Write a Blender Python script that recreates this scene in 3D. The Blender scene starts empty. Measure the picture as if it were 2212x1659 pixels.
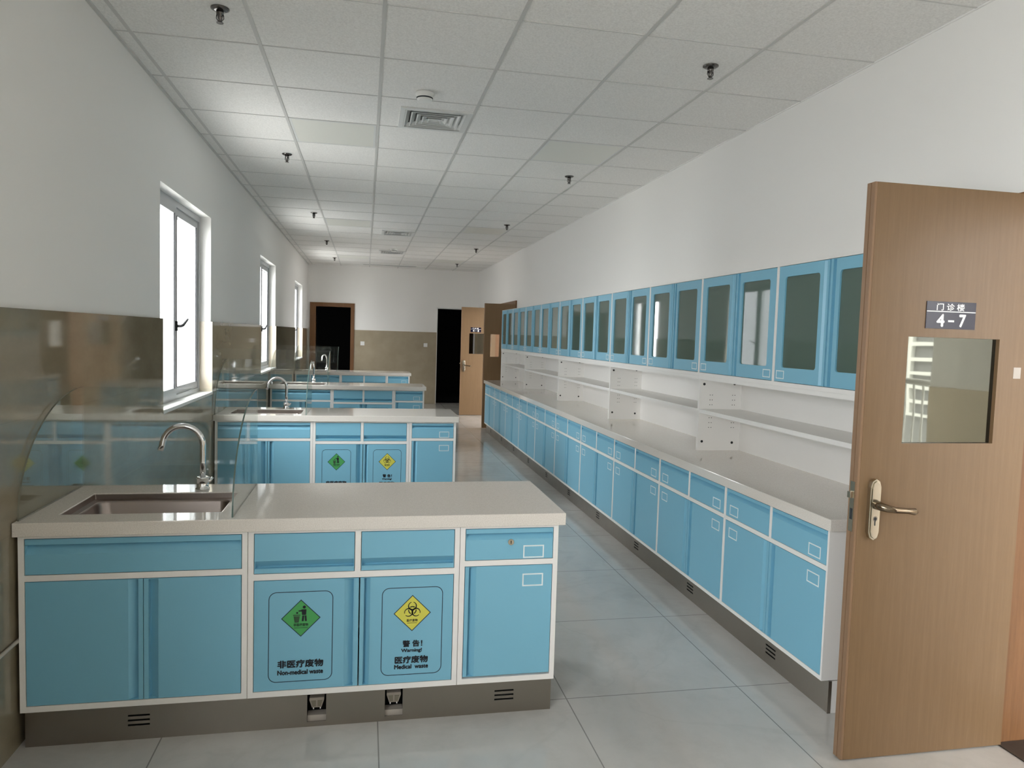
import bpy, math, random
from math import radians as R, sin, cos, pi
from mathutils import Matrix, Vector

S = bpy.context.scene
COL = S.collection
random.seed(4)

# ------------------------------------------------------------------ camera
YAW, PITCH, ROLL, FPX = 0.2000, -0.0647, 0.0303, 1571.3
CH = 1.54
cy, sy, cp, sp, cr, sr = cos(YAW), sin(YAW), cos(PITCH), sin(PITCH), cos(ROLL), sin(ROLL)
fw = Vector((sy * cp, cy * cp, sp))
rt = Vector((cy, -sy, 0))
up = rt.cross(fw)
r2 = cr * rt + sr * up
u2 = -sr * rt + cr * up
cam = bpy.data.cameras.new('camera')
co = bpy.data.objects.new('camera', cam)
COL.objects.link(co)
co.matrix_world = Matrix(((r2.x, u2.x, -fw.x, 0), (r2.y, u2.y, -fw.y, 0), (r2.z, u2.z, -fw.z, CH), (0, 0, 0, 1)))
cam.sensor_fit = 'HORIZONTAL'
cam.sensor_width = 36.0
cam.lens = FPX * 36.0 / 2212.0
cam.clip_start = 0.05
cam.clip_end = 300
S.camera = co

# ------------------------------------------------------------------ world, light, exposure
W = bpy.data.worlds.new('overcast_sky')
S.world = W
W.use_nodes = True
wn = W.node_tree.nodes
wl = W.node_tree.links
wn.clear()
wo = wn.new('ShaderNodeOutputWorld')
bg = wn.new('ShaderNodeBackground')
bg.inputs['Strength'].default_value = 6.0
ramp = wn.new('ShaderNodeValToRGB')
tc = wn.new('ShaderNodeTexCoord')
sep = wn.new('ShaderNodeSeparateXYZ')
mr = wn.new('ShaderNodeMapRange')
mr.inputs['From Min'].default_value = -0.3
mr.inputs['From Max'].default_value = 1.0
wl.new(tc.outputs['Generated'], sep.inputs[0])
wl.new(sep.outputs['Z'], mr.inputs['Value'])
wl.new(mr.outputs[0], ramp.inputs['Fac'])
ramp.color_ramp.elements[0].position = 0.0
ramp.color_ramp.elements[0].color = (0.46, 0.45, 0.43, 1)
ramp.color_ramp.elements[1].position = 0.26
ramp.color_ramp.elements[1].color = (0.985, 0.985, 1.0, 1)
wl.new(ramp.outputs[0], bg.inputs['Color'])
wl.new(bg.outputs[0], wo.inputs[0])

S.view_settings.view_transform = 'Standard'
S.view_settings.look = 'None'
S.view_settings.gamma = 1.0
S.view_settings.use_curve_mapping = False
S.view_settings.exposure = 1.72
S.cycles.use_denoising = True
S.cycles.max_bounces = 14
S.cycles.diffuse_bounces = 8
S.cycles.glossy_bounces = 6
S.cycles.transparent_max_bounces = 24
S.cycles.caustics_reflective = False
S.cycles.caustics_refractive = False
S.cycles.sample_clamp_indirect = 8.0

# room numbers
XL, XT = -1.225, -1.210        # painted left wall, tile face of its dado
XR = 2.470
YB = 16.2
YN = -4.8
HC = 2.961
DADO = 1.588
WINS = [(-4.5, -3.0), (-1.90, 0.90), (4.77, 6.24), (9.02, 10.50), (13.27, 14.78)]  # first two are unseen, placed and sized to light the near end
WZ0, WZ1 = 1.015, 2.412

def portal(name, loc, rot, sx, sy_):
    l = bpy.data.lights.new(name, 'AREA')
    l.shape = 'RECTANGLE'; l.size = sx; l.size_y = sy_
    l.cycles.is_portal = True
    o = bpy.data.objects.new(name, l)
    COL.objects.link(o)
    o.location = loc; o.rotation_euler = rot
for a, b in WINS:
    portal('window_portal', (XL - 0.2, (a + b) / 2, (WZ0 + WZ1) / 2), (0, R(-90), 0), WZ1 - WZ0, b - a)


# ------------------------------------------------------------------ materials
def srgb(r, g, b):
    f = lambda c: (c / 255 / 12.92) if c <= 10.31 else ((c / 255 + 0.055) / 1.055) ** 2.4
    return (f(r), f(g), f(b), 1)

def mat(name, col, rough=0.5, metal=0.0, spec=0.5, coat=0.0):
    m = bpy.data.materials.new(name)
    m.use_nodes = True
    p = m.node_tree.nodes['Principled BSDF']
    p.inputs['Base Color'].default_value = col
    p.inputs['Roughness'].default_value = rough
    p.inputs['Metallic'].default_value = metal
    p.inputs['Specular IOR Level'].default_value = spec
    if coat:
        p.inputs['Coat Weight'].default_value = coat
        p.inputs['Coat Roughness'].default_value = 0.04
    return m

def N(m, t, **kw):
    n = m.node_tree.nodes.new(t)
    for k, v in kw.items():
        setattr(n, k, v)
    return n

def L(m, a, b):
    m.node_tree.links.new(a, b)

def P(m):
    return m.node_tree.nodes['Principled BSDF']

def mathn(m, op, a, b=None):
    n = N(m, 'ShaderNodeMath', operation=op)
    for i, v in enumerate((a, b)):
        if v is None: continue
        if isinstance(v, (int, float)): n.inputs[i].default_value = v
        else: L(m, v, n.inputs[i])
    return n.outputs[0]

def objco(m):
    t = N(m, 'ShaderNodeTexCoord')
    s = N(m, 'ShaderNodeSeparateXYZ')
    L(m, t.outputs['Object'], s.inputs[0])
    return t.outputs['Object'], s.outputs

def noise(m, vec, scale, detail=4, rough=0.6, stretch=None):
    if stretch:
        mp = N(m, 'ShaderNodeMapping'); mp.inputs['Scale'].default_value = stretch
        L(m, vec, mp.inputs[0]); vec = mp.outputs[0]
    n = N(m, 'ShaderNodeTexNoise')
    n.inputs['Scale'].default_value = scale
    n.inputs['Detail'].default_value = detail
    n.inputs['Roughness'].default_value = rough
    L(m, vec, n.inputs['Vector'])
    return n.outputs['Fac']

def rampn(m, fac, stops):
    r = N(m, 'ShaderNodeValToRGB')
    e = r.color_ramp.elements
    e[0].position, e[0].color = stops[0]
    e[1].position, e[1].color = stops[-1]
    for p_, c_ in stops[1:-1]:
        x = e.new(p_); x.color = c_
    L(m, fac, r.inputs[0])
    return r.outputs[0]

def mixc(m, fac, a, b, mode='MIX'):
    n = N(m, 'ShaderNodeMix', data_type='RGBA', blend_type=mode)
    for i, v in ((0, fac), (6, a), (7, b)):
        if isinstance(v, (int, float)): n.inputs[i].default_value = v
        elif isinstance(v, tuple): n.inputs[i].default_value = v
        else: L(m, v, n.inputs[i])
    return n.outputs[2]

def gridline(m, coord, origin, step, width):
    """1 on a joint line, 0 elsewhere"""
    a = mathn(m, 'SUBTRACT', coord, origin)
    a = mathn(m, 'DIVIDE', a, step)
    a = mathn(m, 'ADD', a, 1000.5)
    a = mathn(m, 'FRACT', a)
    a = mathn(m, 'SUBTRACT', a, 0.5)
    a = mathn(m, 'ABSOLUTE', a)
    return mathn(m, 'LESS_THAN', a, width / step / 2)

def bump(m, h, strength, dist=0.01):
    b = N(m, 'ShaderNodeBump')
    b.inputs['Strength'].default_value = strength
    b.inputs['Distance'].default_value = dist
    L(m, h, b.inputs['Height'])
    L(m, b.outputs[0], P(m).inputs['Normal'])

M = {}
# wall paint
m = M['paint'] = mat('white_wall_paint', (0.85, 0.84, 0.82, 1), 0.75, spec=0.25)
v, _ = objco(m)
bump(m, noise(m, v, 220, 2), 0.06, 0.002)
# beige polished wall tile
m = M['dado'] = mat('beige_polished_tile', srgb(166, 152, 126), 0.05, spec=0.5)
v, s = objco(m)
n1 = noise(m, v, 1.7, 5, 0.65, (1, 1, 2.2))
c = rampn(m, n1, [(0.3, srgb(128, 118, 98)), (0.7, srgb(146, 137, 116))])  # darker than the end wall's tile: its backlit shade is put into the colour
g = mathn(m, 'MAXIMUM', gridline(m, s[2], DADO, 0.3975, 0.003), gridline(m, s[1], 0.3, 0.80, 0.002))
c = mixc(m, mathn(m, 'MULTIPLY', g, 0.25), c, srgb(120, 108, 90))
L(m, c, P(m).inputs['Base Color'])
m = M['dado_back'] = mat('beige_wall_tile', srgb(180, 164, 136), 0.28, spec=0.4)
v, s = objco(m)
L(m, rampn(m, noise(m, v, 3, 5), [(0.3, srgb(156, 144, 122)), (0.7, srgb(170, 158, 136))]), P(m).inputs['Base Color'])
m = M['reveal_tile'] = mat('cream_reveal_tile', srgb(212, 200, 180), 0.2)
# floor
m = M['floor'] = mat('grey_marble_floor_tile', srgb(150, 152, 148), 0.10, spec=0.5)
v, s = objco(m)
n1 = noise(m, v, 1.1, 7, 0.62, (1.0, 0.55, 1))
dn = N(m, 'ShaderNodeTexNoise'); dn.inputs['Scale'].default_value = 1.3; dn.inputs['Detail'].default_value = 6
dn.inputs['Distortion'].default_value = 1.6
L(m, v, dn.inputs['Vector'])
vein = mathn(m, 'ABSOLUTE', mathn(m, 'SUBTRACT', dn.outputs['Fac'], 0.5))
vein = rampn(m, vein, [(0.0, (1, 1, 1, 1)), (0.035, (0, 0, 0, 1))])
c = rampn(m, n1, [(0.28, srgb(174, 172, 168)), (0.55, srgb(192, 190, 186)), (0.75, srgb(200, 198, 193))])
c = mixc(m, mathn(m, 'MULTIPLY', vein, 0.09), c, srgb(140, 137, 130))
c = mixc(m, mathn(m, 'MULTIPLY', rampn(m, noise(m, v, 3.1, 6, 0.7), [(0.5, (0, 0, 0, 1)), (0.72, (1, 1, 1, 1))]), 0.18), c, srgb(140, 134, 124))
g = mathn(m, 'MAXIMUM', gridline(m, s[0], 0.072, 0.797, 0.005), gridline(m, s[1], 2.91, 0.825, 0.005))
c = mixc(m, mathn(m, 'MULTIPLY', g, 0.6), c, srgb(74, 74, 70))
L(m, c, P(m).inputs['Base Color'])
L(m, mathn(m, 'ADD', mathn(m, 'MULTIPLY', noise(m, v, 5, 4), 0.12), 0.06), P(m).inputs['Roughness'])
# ceiling
m = M['ctile'] = mat('mineral_ceiling_tile', (0.70, 0.70, 0.68, 1), 0.9, spec=0.1)
v, s = objco(m)
L(m, rampn(m, noise(m, v, 95, 4, 0.8), [(0.32, (0.74, 0.73, 0.71, 1)), (0.5, (0.84, 0.83, 0.81, 1)), (0.62, (0.90, 0.89, 0.87, 1))]), P(m).inputs['Base Color'])
bump(m, noise(m, v, 140, 3, 0.8), 0.25, 0.003)
M['tbar'] = mat('ceiling_grid_metal', (0.60, 0.595, 0.58, 1), 0.5)
M['diffuser'] = mat('opal_light_diffuser', srgb(226, 226, 219), 0.35)
M['white_plastic'] = mat('white_plastic', (0.82, 0.82, 0.80, 1), 0.35)
M['vent'] = mat('white_vent_metal', (0.72, 0.73, 0.72, 1), 0.4)
# furniture
m = M['blue'] = mat('powder_coated_blue_steel', srgb(124, 182, 206), 0.38, spec=0.45)
v, _ = objco(m)
bump(m, noise(m, v, 320, 2), 0.05, 0.001)
M['white'] = mat('white_powder_coated_steel', (0.83, 0.815, 0.79, 1), 0.38)
M['gap'] = mat('dark_seam', (0.02, 0.025, 0.03, 1), 0.7)
m = M['stone'] = mat('pale_quartz_worktop', srgb(205, 199, 192), 0.06, spec=0.5)
v, _ = objco(m)
L(m, rampn(m, noise(m, v, 260, 3, 0.8), [(0.3, srgb(202, 196, 187)), (0.5, srgb(218, 212, 204)), (0.68, srgb(230, 225, 218))]), P(m).inputs['Base Color'])
m = M['steel'] = mat('brushed_stainless_steel', srgb(150, 143, 134), 0.32, metal=0.95)
v, _ = objco(m)
L(m, mathn(m, 'ADD', mathn(m, 'MULTIPLY', noise(m, v, 4, 6, 0.7), 0.25), 0.2), P(m).inputs['Roughness'])
M['sinksteel'] = mat('sink_stainless_steel', srgb(150, 140, 135), 0.30, metal=1.0)
M['chrome'] = mat('chrome', (0.80, 0.80, 0.81, 1), 0.06, metal=1.0)
M['bronze'] = mat('dark_chrome', (0.16, 0.15, 0.145, 1), 0.18, metal=1.0)
M['lever_metal'] = mat('brown_nickel', srgb(132, 118, 100), 0.2, metal=1.0)
M['nickel'] = mat('satin_nickel', srgb(196, 188, 170), 0.24, metal=1.0)
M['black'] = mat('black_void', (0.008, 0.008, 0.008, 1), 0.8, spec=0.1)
M['blackcap'] = mat('black_plastic_cap', (0.015, 0.015, 0.015, 1), 0.5)
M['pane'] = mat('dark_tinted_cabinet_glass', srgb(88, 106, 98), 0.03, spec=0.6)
M['pedal'] = mat('pedal_grey', srgb(140, 132, 122), 0.5)
M['pedal_dark'] = mat('pedal_recess_grey', srgb(112, 106, 92), 0.6)
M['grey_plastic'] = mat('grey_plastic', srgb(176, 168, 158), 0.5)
# wood veneer
def wood(name, c0, c1, c2):
    m = mat(name, c1, 0.42, spec=0.4)
    v, _ = objco(m)
    a = noise(m, v, 60, 5, 0.7, (1.0, 1.0, 0.035))
    b = noise(m, v, 240, 3, 0.7, (1.0, 1.0, 0.05))
    f = mathn(m, 'ADD', mathn(m, 'MULTIPLY', a, 0.65), mathn(m, 'MULTIPLY', b, 0.35))
    L(m, rampn(m, f, [(0.30, c0), (0.5, c1), (0.70, c2)]), P(m).inputs['Base Color'])
    return m
M['wood'] = wood('oak_veneer', srgb(114, 90, 63), srgb(120, 95, 67), srgb(126, 101, 73))
M['woodedge'] = wood('oak_edge_band', srgb(128, 100, 76), srgb(135, 107, 82), srgb(142, 113, 88))
M['woodframe'] = wood('brown_door_casing', srgb(104, 71, 42), srgb(116, 80, 48), srgb(126, 89, 56))
M['groove'] = mat('brown_groove', srgb(110, 74, 42), 0.6)
# thin clear glass: transparent with a schlick reflection from either side
def thin_glass(name, tint, base=0.04, gain=1.0, rough=0.0):
    m = bpy.data.materials.new(name); m.use_nodes = True
    nt = m.node_tree; nt.nodes.clear()
    out = nt.nodes.new('ShaderNodeOutputMaterial')
    tr = nt.nodes.new('ShaderNodeBsdfTransparent'); tr.inputs[0].default_value = tint
    gl = nt.nodes.new('ShaderNodeBsdfGlossy'); gl.inputs['Roughness'].default_value = rough
    lw = nt.nodes.new('ShaderNodeLayerWeight'); lw.inputs[0].default_value = 0.5
    pw = mathn(m, 'POWER', lw.outputs['Facing'], 5.0)
    f = mathn(m, 'ADD', mathn(m, 'MULTIPLY', pw, (1 - base) * gain), base)
    mx = nt.nodes.new('ShaderNodeMixShader')
    L(m, f, mx.inputs[0]); L(m, tr.outputs[0], mx.inputs[1]); L(m, gl.outputs[0], mx.inputs[2]); L(m, mx.outputs[0], out.inputs[0])
    return m
M['glass'] = thin_glass('clear_splash_glass', (0.965, 0.98, 0.972, 1), 0.035, 0.6)
M['winglass'] = thin_glass('clear_window_glass', (0.97, 0.985, 0.985, 1), 0.04)
M['paleedge'] = mat('pale_glass_edge', srgb(128, 128, 114), 0.2)
m = M['glassedge'] = mat('green_glass_edge', srgb(92, 112, 106), 0.15)
# door pane: silvered vision panel, faintly wavy
m = M['doorpane'] = mat('silvered_door_glass', srgb(86, 87, 80), 0.02, metal=1.0)
v, _ = objco(m)
bump(m, noise(m, v, 5, 1), 0.035, 0.006)
M['alu'] = mat('grey_white_aluminium', srgb(188, 190, 192), 0.4)
M['gasket'] = mat('black_gasket', (0.02, 0.02, 0.022, 1), 0.6)
M['navy'] = mat('navy_sign_plastic', srgb(22, 20, 42), 0.25, spec=0.3)
M['signwhite'] = mat('sign_white', srgb(240, 240, 240), 0.5)
M['green'] = mat('sign_green', srgb(72, 160, 88), 0.5)
M['yellow'] = mat('sign_yellow', srgb(210, 206, 84), 0.5)
M['ink'] = mat('sign_black_ink', srgb(16, 20, 30), 0.5)
M['navyink'] = mat('sign_dark_blue_ink', srgb(16, 34, 58), 0.5)
M['inkbin'] = mat('sign_grey_ink', srgb(52, 84, 56), 0.5)
M['labelw'] = mat('label_frame_white', srgb(226, 234, 236), 0.5)
M['threshold'] = mat('dark_granite_threshold', srgb(44, 40, 36), 0.25)
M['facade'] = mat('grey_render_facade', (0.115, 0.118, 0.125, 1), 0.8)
M['facade2'] = mat('pale_render_facade', (0.30, 0.30, 0.31, 1), 0.8)
M['darkroom'] = mat('unlit_room_shade', (0.002, 0.002, 0.002, 1), 0.95, spec=0.0)  # near-black colour stands in for the lack of light in there

# ------------------------------------------------------------------ mesh helpers
class MB:
    def __init__(s):
        s.v, s.f, s.m, s.s = [], [], [], []
    def face(s, idx, m=0, smooth=False):
        s.f.append(idx); s.m.append(m); s.s.append(smooth)
    def box(s, x0, y0, z0, x1, y1, z1, m=0):
        if x0 > x1: x0, x1 = x1, x0
        if y0 > y1: y0, y1 = y1, y0
        if z0 > z1: z0, z1 = z1, z0
        b = len(s.v)
        s.v += [(x0, y0, z0), (x1, y0, z0), (x1, y1, z0), (x0, y1, z0), (x0, y0, z1), (x1, y0, z1), (x1, y1, z1), (x0, y1, z1)]
        for q in ((0, 3, 2, 1), (4, 5, 6, 7), (0, 1, 5, 4), (1, 2, 6, 5), (2, 3, 7, 6), (3, 0, 4, 7)):
            s.face([b + i for i in q], m)
        return s
    def prism(s, poly, axis, a, b, m=0, smooth=False):
        """poly in the two other axes (in xyz order), extruded along axis from a to b"""
        n = len(poly); k = len(s.v)
        def mk(p, t):
            q = list(p); q.insert('xyz'.index(axis), t); return tuple(q)
        s.v += [mk(p, a) for p in poly] + [mk(p, b) for p in poly]
        area = sum(poly[i][0] * poly[(i + 1) % n][1] - poly[(i + 1) % n][0] * poly[i][1] for i in range(n))
        flip = (area > 0) ^ (axis == 'y')
        A = list(range(k, k + n)); B = list(range(k + n, k + 2 * n))
        if a > b: flip = not flip
        s.face(A[::-1] if flip else A, m); s.face(B if flip else B[::-1], m)
        for i in range(n):
            j = (i + 1) % n
            q = [k + i, k + j, k + n + j, k + n + i]
            s.face(q if flip else q[::-1], m, smooth)
        return s
    def poly(s, pts, m=0):
        k = len(s.v); s.v += [tuple(p) for p in pts]
        s.face(list(range(k, k + len(pts))), m); return s
    def tube(s, path, rad, seg=14, m=0, cap=True):
        path = [Vector(p) for p in path]; n = len(path)
        rads = rad if isinstance(rad, (list, tuple)) else [rad] * n
        k = len(s.v); prev = None
        for i, p in enumerate(path):
            t = (path[min(i + 1, n - 1)] - path[max(i - 1, 0)]).normalized()
            if prev is None:
                a = t.orthogonal().normalized()
            else:
                a = (prev - t * prev.dot(t)).normalized()
            prev = a; b = t.cross(a)
            for j in range(seg):
                th = 2 * pi * j / seg
                s.v.append(tuple(p + (a * cos(th) + b * sin(th)) * rads[i]))
        for i in range(n - 1):
            for j in range(seg):
                j2 = (j + 1) % seg
                s.face([k + i * seg + j, k + i * seg + j2, k + (i + 1) * seg + j2, k + (i + 1) * seg + j], m, True)
        if cap:
            s.face([k + j for j in range(seg)][::-1], m); s.face([k + (n - 1) * seg + j for j in range(seg)], m)
        return s
    def lathe(s, prof, c=(0, 0, 0), seg=24, m=0):
        """profile (r,z) around the z axis at c"""
        k = len(s.v); n = len(prof)
        for r, z in prof:
            for j in range(seg):
                th = 2 * pi * j / seg
                s.v.append((c[0] + r * cos(th), c[1] + r * sin(th), c[2] + z))
        for i in range(n - 1):
            for j in range(seg):
                j2 = (j + 1) % seg
                s.face([k + i * seg + j, k + i * seg + j2, k + (i + 1) * seg + j2, k + (i + 1) * seg + j], m, True)
        s.face([k + j for j in range(seg)][::-1], m); s.face([k + (n - 1) * seg + j for j in range(seg)], m)
        return s
    def ring(s, outer, inner, axis, a, b, m=0):
        """panel outer rect (u0,w0,u1,w1) with a rounded hole inner (u0,w0,u1,w1,r), thickness a..b along axis"""
        u0, w0, u1, w1 = outer; p0, q0, p1, q1, r = inner
        ns = 5
        arcs = []
        for cx, cz, st in ((p0 + r, q0 + r, 180), (p1 - r, q0 + r, 270), (p1 - r, q1 - r, 0), (p0 + r, q1 - r, 90)):
            arcs.append([(cx + r * cos(R(st + 90 * i / ns)), cz + r * sin(R(st + 90 * i / ns))) for i in range(ns + 1)])
        cor = [(u0, w0), (u1, w0), (u1, w1), (u0, w1)]
        def mk(p, t):
            q = list(p); q.insert('xyz'.index(axis), t); return tuple(q)
        idx = {}
        for side, t in (('a', a), ('b', b)):
            for c_ in range(4):
                idx[side, 'c', c_] = len(s.v); s.v.append(mk(cor[c_], t))
                for i in range(ns + 1):
                    idx[side, c_, i] = len(s.v); s.v.append(mk(arcs[c_][i], t))
        for side in 'ab':
            fl = (side == 'b') ^ (axis == 'y')
            for c_ in range(4):
                n_ = (c_ + 1) % 4
                fs = [[idx[side, 'c', c_], idx[side, c_, i + 1], idx[side, c_, i]] for i in range(ns)]
                fs.append([idx[side, 'c', c_], idx[side, 'c', n_], idx[side, n_, 0], idx[side, c_, ns]])
                for q in fs: s.face(q if fl else q[::-1], m)
        loop = [(c_, i) for c_ in range(4) for i in range(ns + 1)]
        for i in range(len(loop)):
            A, B = loop[i], loop[(i + 1) % len(loop)]
            s.face([idx[('a',) + A], idx[('a',) + B], idx[('b',) + B], idx[('b',) + A]], m)
        for c_ in range(4):
            n_ = (c_ + 1) % 4
            s.face([idx['b', 'c', c_], idx['b', 'c', n_], idx['a', 'c', n_], idx['a', 'c', c_]], m)
        return s
    def sheet(s, axis, a, b, u0, w0, u1, w1, holes, m=0):
        """sheet a..b thick along axis, with rectangular holes cut out"""
        us = sorted({u0, u1, *[h[0] for h in holes], *[h[2] for h in holes]})
        us = [u for u in us if u0 <= u <= u1]
        for i in range(len(us) - 1):
            ua, ub = us[i], us[i + 1]
            um = (ua + ub) / 2
            cut = sorted([(h[1], h[3]) for h in holes if h[0] < um < h[2]])
            z = w0
            for c0, c1 in cut + [(w1, w1)]:
                if c0 > z:
                    lo = [ua, z]; hi = [ub, c0]
                    k = 'xyz'.index(axis)
                    lo.insert(k, a); hi.insert(k, b)
                    s.box(*lo, *hi, m)
                z = max(z, c1)
        return s
    def add(s, verts, faces, mtx=None, m=0):
        k = len(s.v)
        s.v += [tuple(mtx @ Vector(v)) if mtx else tuple(v) for v in verts]
        for f in faces: s.face([k + i for i in f], m)
        return s
    def build(s, name, mats, parent=None, bevel=0, loc=None):
        me = bpy.data.meshes.new(name)
        me.from_pydata(s.v, [], s.f)
        if not isinstance(mats, (list, tuple)): mats = [mats]
        for x in mats: me.materials.append(M[x] if isinstance(x, str) else x)
        me.polygons.foreach_set('material_index', s.m)
        me.polygons.foreach_set('use_smooth', s.s)
        me.validate(); me.update()
        o = bpy.data.objects.new(name, me)
        COL.objects.link(o)
        if parent: o.parent = parent
        if loc: o.location = loc
        if bevel:
            b = o.modifiers.new('edge', 'BEVEL'); b.width = bevel; b.segments = 2; b.limit_method = 'ANGLE'; b.angle_limit = R(40)
        return o

def tag(o, label=None, cat=None, group=None, kind=None):
    if label: o['label'] = label
    if cat: o['category'] = cat
    if group: o['group'] = group
    if kind: o['kind'] = kind
    return o

def thing(name, label, cat, loc=(0, 0, 0), rz=0, group=None, kind=None):
    o = bpy.data.objects.new(name, None)
    COL.objects.link(o)
    o.empty_display_size = 0.1
    o.location = loc; o.rotation_euler = (0, 0, rz)
    return tag(o, label, cat, group, kind)

def dup(root, loc=None, rz=None, label=None):
    kids = {}
    for o in bpy.data.objects:
        if o.parent: kids.setdefault(o.parent.name, []).append(o)
    def rec(o, par):
        c = o.copy(); COL.objects.link(c)
        if par: c.parent = par
        for ch in kids.get(o.name, []): rec(ch, c)
        return c
    c = rec(root, None)
    if loc is not None: c.location = loc
    if rz is not None: c.rotation_euler = (0, 0, rz)
    if label: c['label'] = label
    return c

def text(body, size, bold=0.0, xscale=1.0):
    """verts, faces of flat lettering centred on its own box, in the xz plane facing -y"""
    c = bpy.data.curves.new('lettering', 'FONT')
    c.body = body; c.size = size; c.offset = bold * size; c.resolution_u = 3
    o = bpy.data.objects.new('lettering', c)
    COL.objects.link(o)
    dg = bpy.context.evaluated_depsgraph_get()
    me = bpy.data.meshes.new_from_object(o.evaluated_get(dg))
    vs = [v.co.copy() for v in me.vertices]
    fs = [list(p.vertices) for p in me.polygons]
    bpy.data.objects.remove(o); bpy.data.curves.remove(c); bpy.data.meshes.remove(me)
    if not vs: return [], []
    cx = (min(v.x for v in vs) + max(v.x for v in vs)) / 2
    cz = (min(v.y for v in vs) + max(v.y for v in vs)) / 2
    return [((v.x - cx) * xscale, 0, v.y - cz) for v in vs], fs

def put_text(b, body, x, y, z, w=None, h=None, bold=0.0, m=0):
    """flat lettering fitted to w x h; weight is added by overprinting with tiny shifts"""
    vs, fs = text(body, 1.0)
    if not vs: return
    W_ = max(v[0] for v in vs) - min(v[0] for v in vs); H_ = max(v[2] for v in vs) - min(v[2] for v in vs)
    sx = (w / W_) if w else h / H_
    sz = (h / H_) if h else sx
    offs = [(0, 0)] + ([(-bold, 0), (bold, 0), (0, bold), (0, -bold)] if bold else [])
    for k, (ox, oz) in enumerate(offs):
        b.add([(x + (v[0] + ox) * sx, y - 0.00002 * k, z + (v[2] + oz) * sz) for v in vs], fs, None, m)

# ------------------------------------------------------------------ setting
def setting(b, name, mats, label=None, parent=None):
    return tag(b.build(name, mats, parent), label, None, None, 'structure' if parent is None else None)

# floor (room, doorway, corridor)
b = MB(); b.box(XL - 0.24, YN - 0.2, -0.10, XR + 0.26, YB + 0.24, 0.0)
setting(b, 'floor', 'floor', 'grey marbled polished tile floor with thin dark joints')
# ceiling : tile field and grid bars
VENTS = [(0.422, 4.94), (0.425, 10.56), (0.430, 13.06)]
b = MB(); b.sheet('z', HC, HC + 0.1, XL - 0.24, YN - 0.2, XR + 0.26, YB + 0.24, [(x - 0.205, y - 0.205, x + 0.205, y + 0.205) for x, y in VENTS], 0)
gx = [-1.142 + 0.6 * i for i in range(7)]
gy = [3.304 + 0.625 * k for k in range(-14, 21)]
for x in gx[:-1]:
    b.box(x - 0.009, YN, HC - 0.004, x + 0.009, YB, HC + 0.001, 1)
for y in gy:
    for i in range(-1, len(gx) - 1):
        x0 = XL if i < 0 else gx[i] + 0.011
        x1 = (gx[i + 1] - 0.011) if i + 1 < len(gx) - 1 else XR
        b.box(x0, y - 0.004, HC - 0.003, x1, y + 0.004, HC + 0.001, 1)
b.box(XL, YN, HC - 0.012, XL + 0.014, YB, HC + 0.001, 1)
b.box(XR - 0.010, YN, HC - 0.006, XR, YB, HC + 0.001, 2)
setting(b, 'ceiling', ['ctile', 'tbar', 'paint'], 'suspended ceiling of pale mineral tiles in a metal grid')
# left wall with window openings; tile dado below
holes = [(a, WZ0 - 0.012, e, WZ1) for a, e in WINS]
b = MB(); b.sheet('x', XL - 0.24, XL, YN - 0.2, 0, YB + 0.24, HC, holes, 0)
setting(b, 'wall_left', ['paint'], 'white painted wall with the row of windows')
hd = [(a + 0.0, WZ0, e, DADO + 1) for a, e in WINS]
b = MB(); b.sheet('x', XL + 0.0005, XT, YN, 0.0, YB - 0.001, DADO, hd, 0)
for a, e in WINS:           # tile lining on sill and lower jambs
    b.box(-1.305, e - 0.010, WZ0, XT, e, DADO, 1)
    b.box(-1.305, a, WZ0, XT, a + 0.010, DADO, 1)
    b.box(-1.305, a + 0.010, WZ0 - 0.012, XT + 0.004, e - 0.010, WZ0 + 0.010, 2)
setting(b, 'trim_1', ['dado', 'reveal_tile', 'paint'], 'polished beige tile dado below the windows')
# right wall with two doorways
DW = [(1.20, 2.362, 2.135), (12.02, 13.962, 2.088)]
b = MB(); b.sheet('x', XR, XR + 0.24, YN - 0.2, 0, YB + 0.24, HC, [(a, -1, e, h) for a, e, h in DW], 0)
setting(b, 'wall_right', ['paint'], 'long white painted wall above the blue cabinets')
b = MB(); b.sheet('x', XR - 0.012, XR - 0.0005, YN, 0, YB - 0.013, DADO, [(1.14, -1, 2.42, 3), (2.42, -1, 11.56, 3), (11.96, -1, 14.02, 3)], 0)
setting(b, 'trim_2', ['dado_back'], 'beige tile dado on the cabinet wall')
# back wall with two openings, dado
BD = [(-1.051, -0.324, 2.07), (1.555, 2.40, 2.115)]
b = MB(); b.sheet('y', YB, YB + 0.24, XL - 0.24, 0, XR + 0.24, HC, [(a, -1, e, h) for a, e, h in BD], 0)
setting(b, 'wall_back', ['paint'], 'white end wall between two dark doorways')
b = MB(); b.sheet('y', YB - 0.012, YB - 0.0005, -0.247, 0, XR - 0.001, DADO, [(1.555, -1, 2.40, 3)], 0)
setting(b, 'trim_3', ['dado_back'], 'beige tile dado on the end wall')
# wall behind the camera
b = MB(); b.box(XL - 0.24, YN - 0.2, 0, XR + 0.24, YN, HC, 0)
setting(b, 'wall_front', ['paint'], 'white wall behind the viewer')
# unlit rooms behind the end wall
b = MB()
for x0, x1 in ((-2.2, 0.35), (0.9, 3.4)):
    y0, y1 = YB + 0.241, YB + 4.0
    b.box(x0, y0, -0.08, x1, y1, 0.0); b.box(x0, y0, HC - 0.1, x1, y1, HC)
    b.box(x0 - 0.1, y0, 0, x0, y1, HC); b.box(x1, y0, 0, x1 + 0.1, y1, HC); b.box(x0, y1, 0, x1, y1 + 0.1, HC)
setting(b, 'wall_far_rooms', ['darkroom'], 'unlit rooms beyond the end wall doorways')
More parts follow.
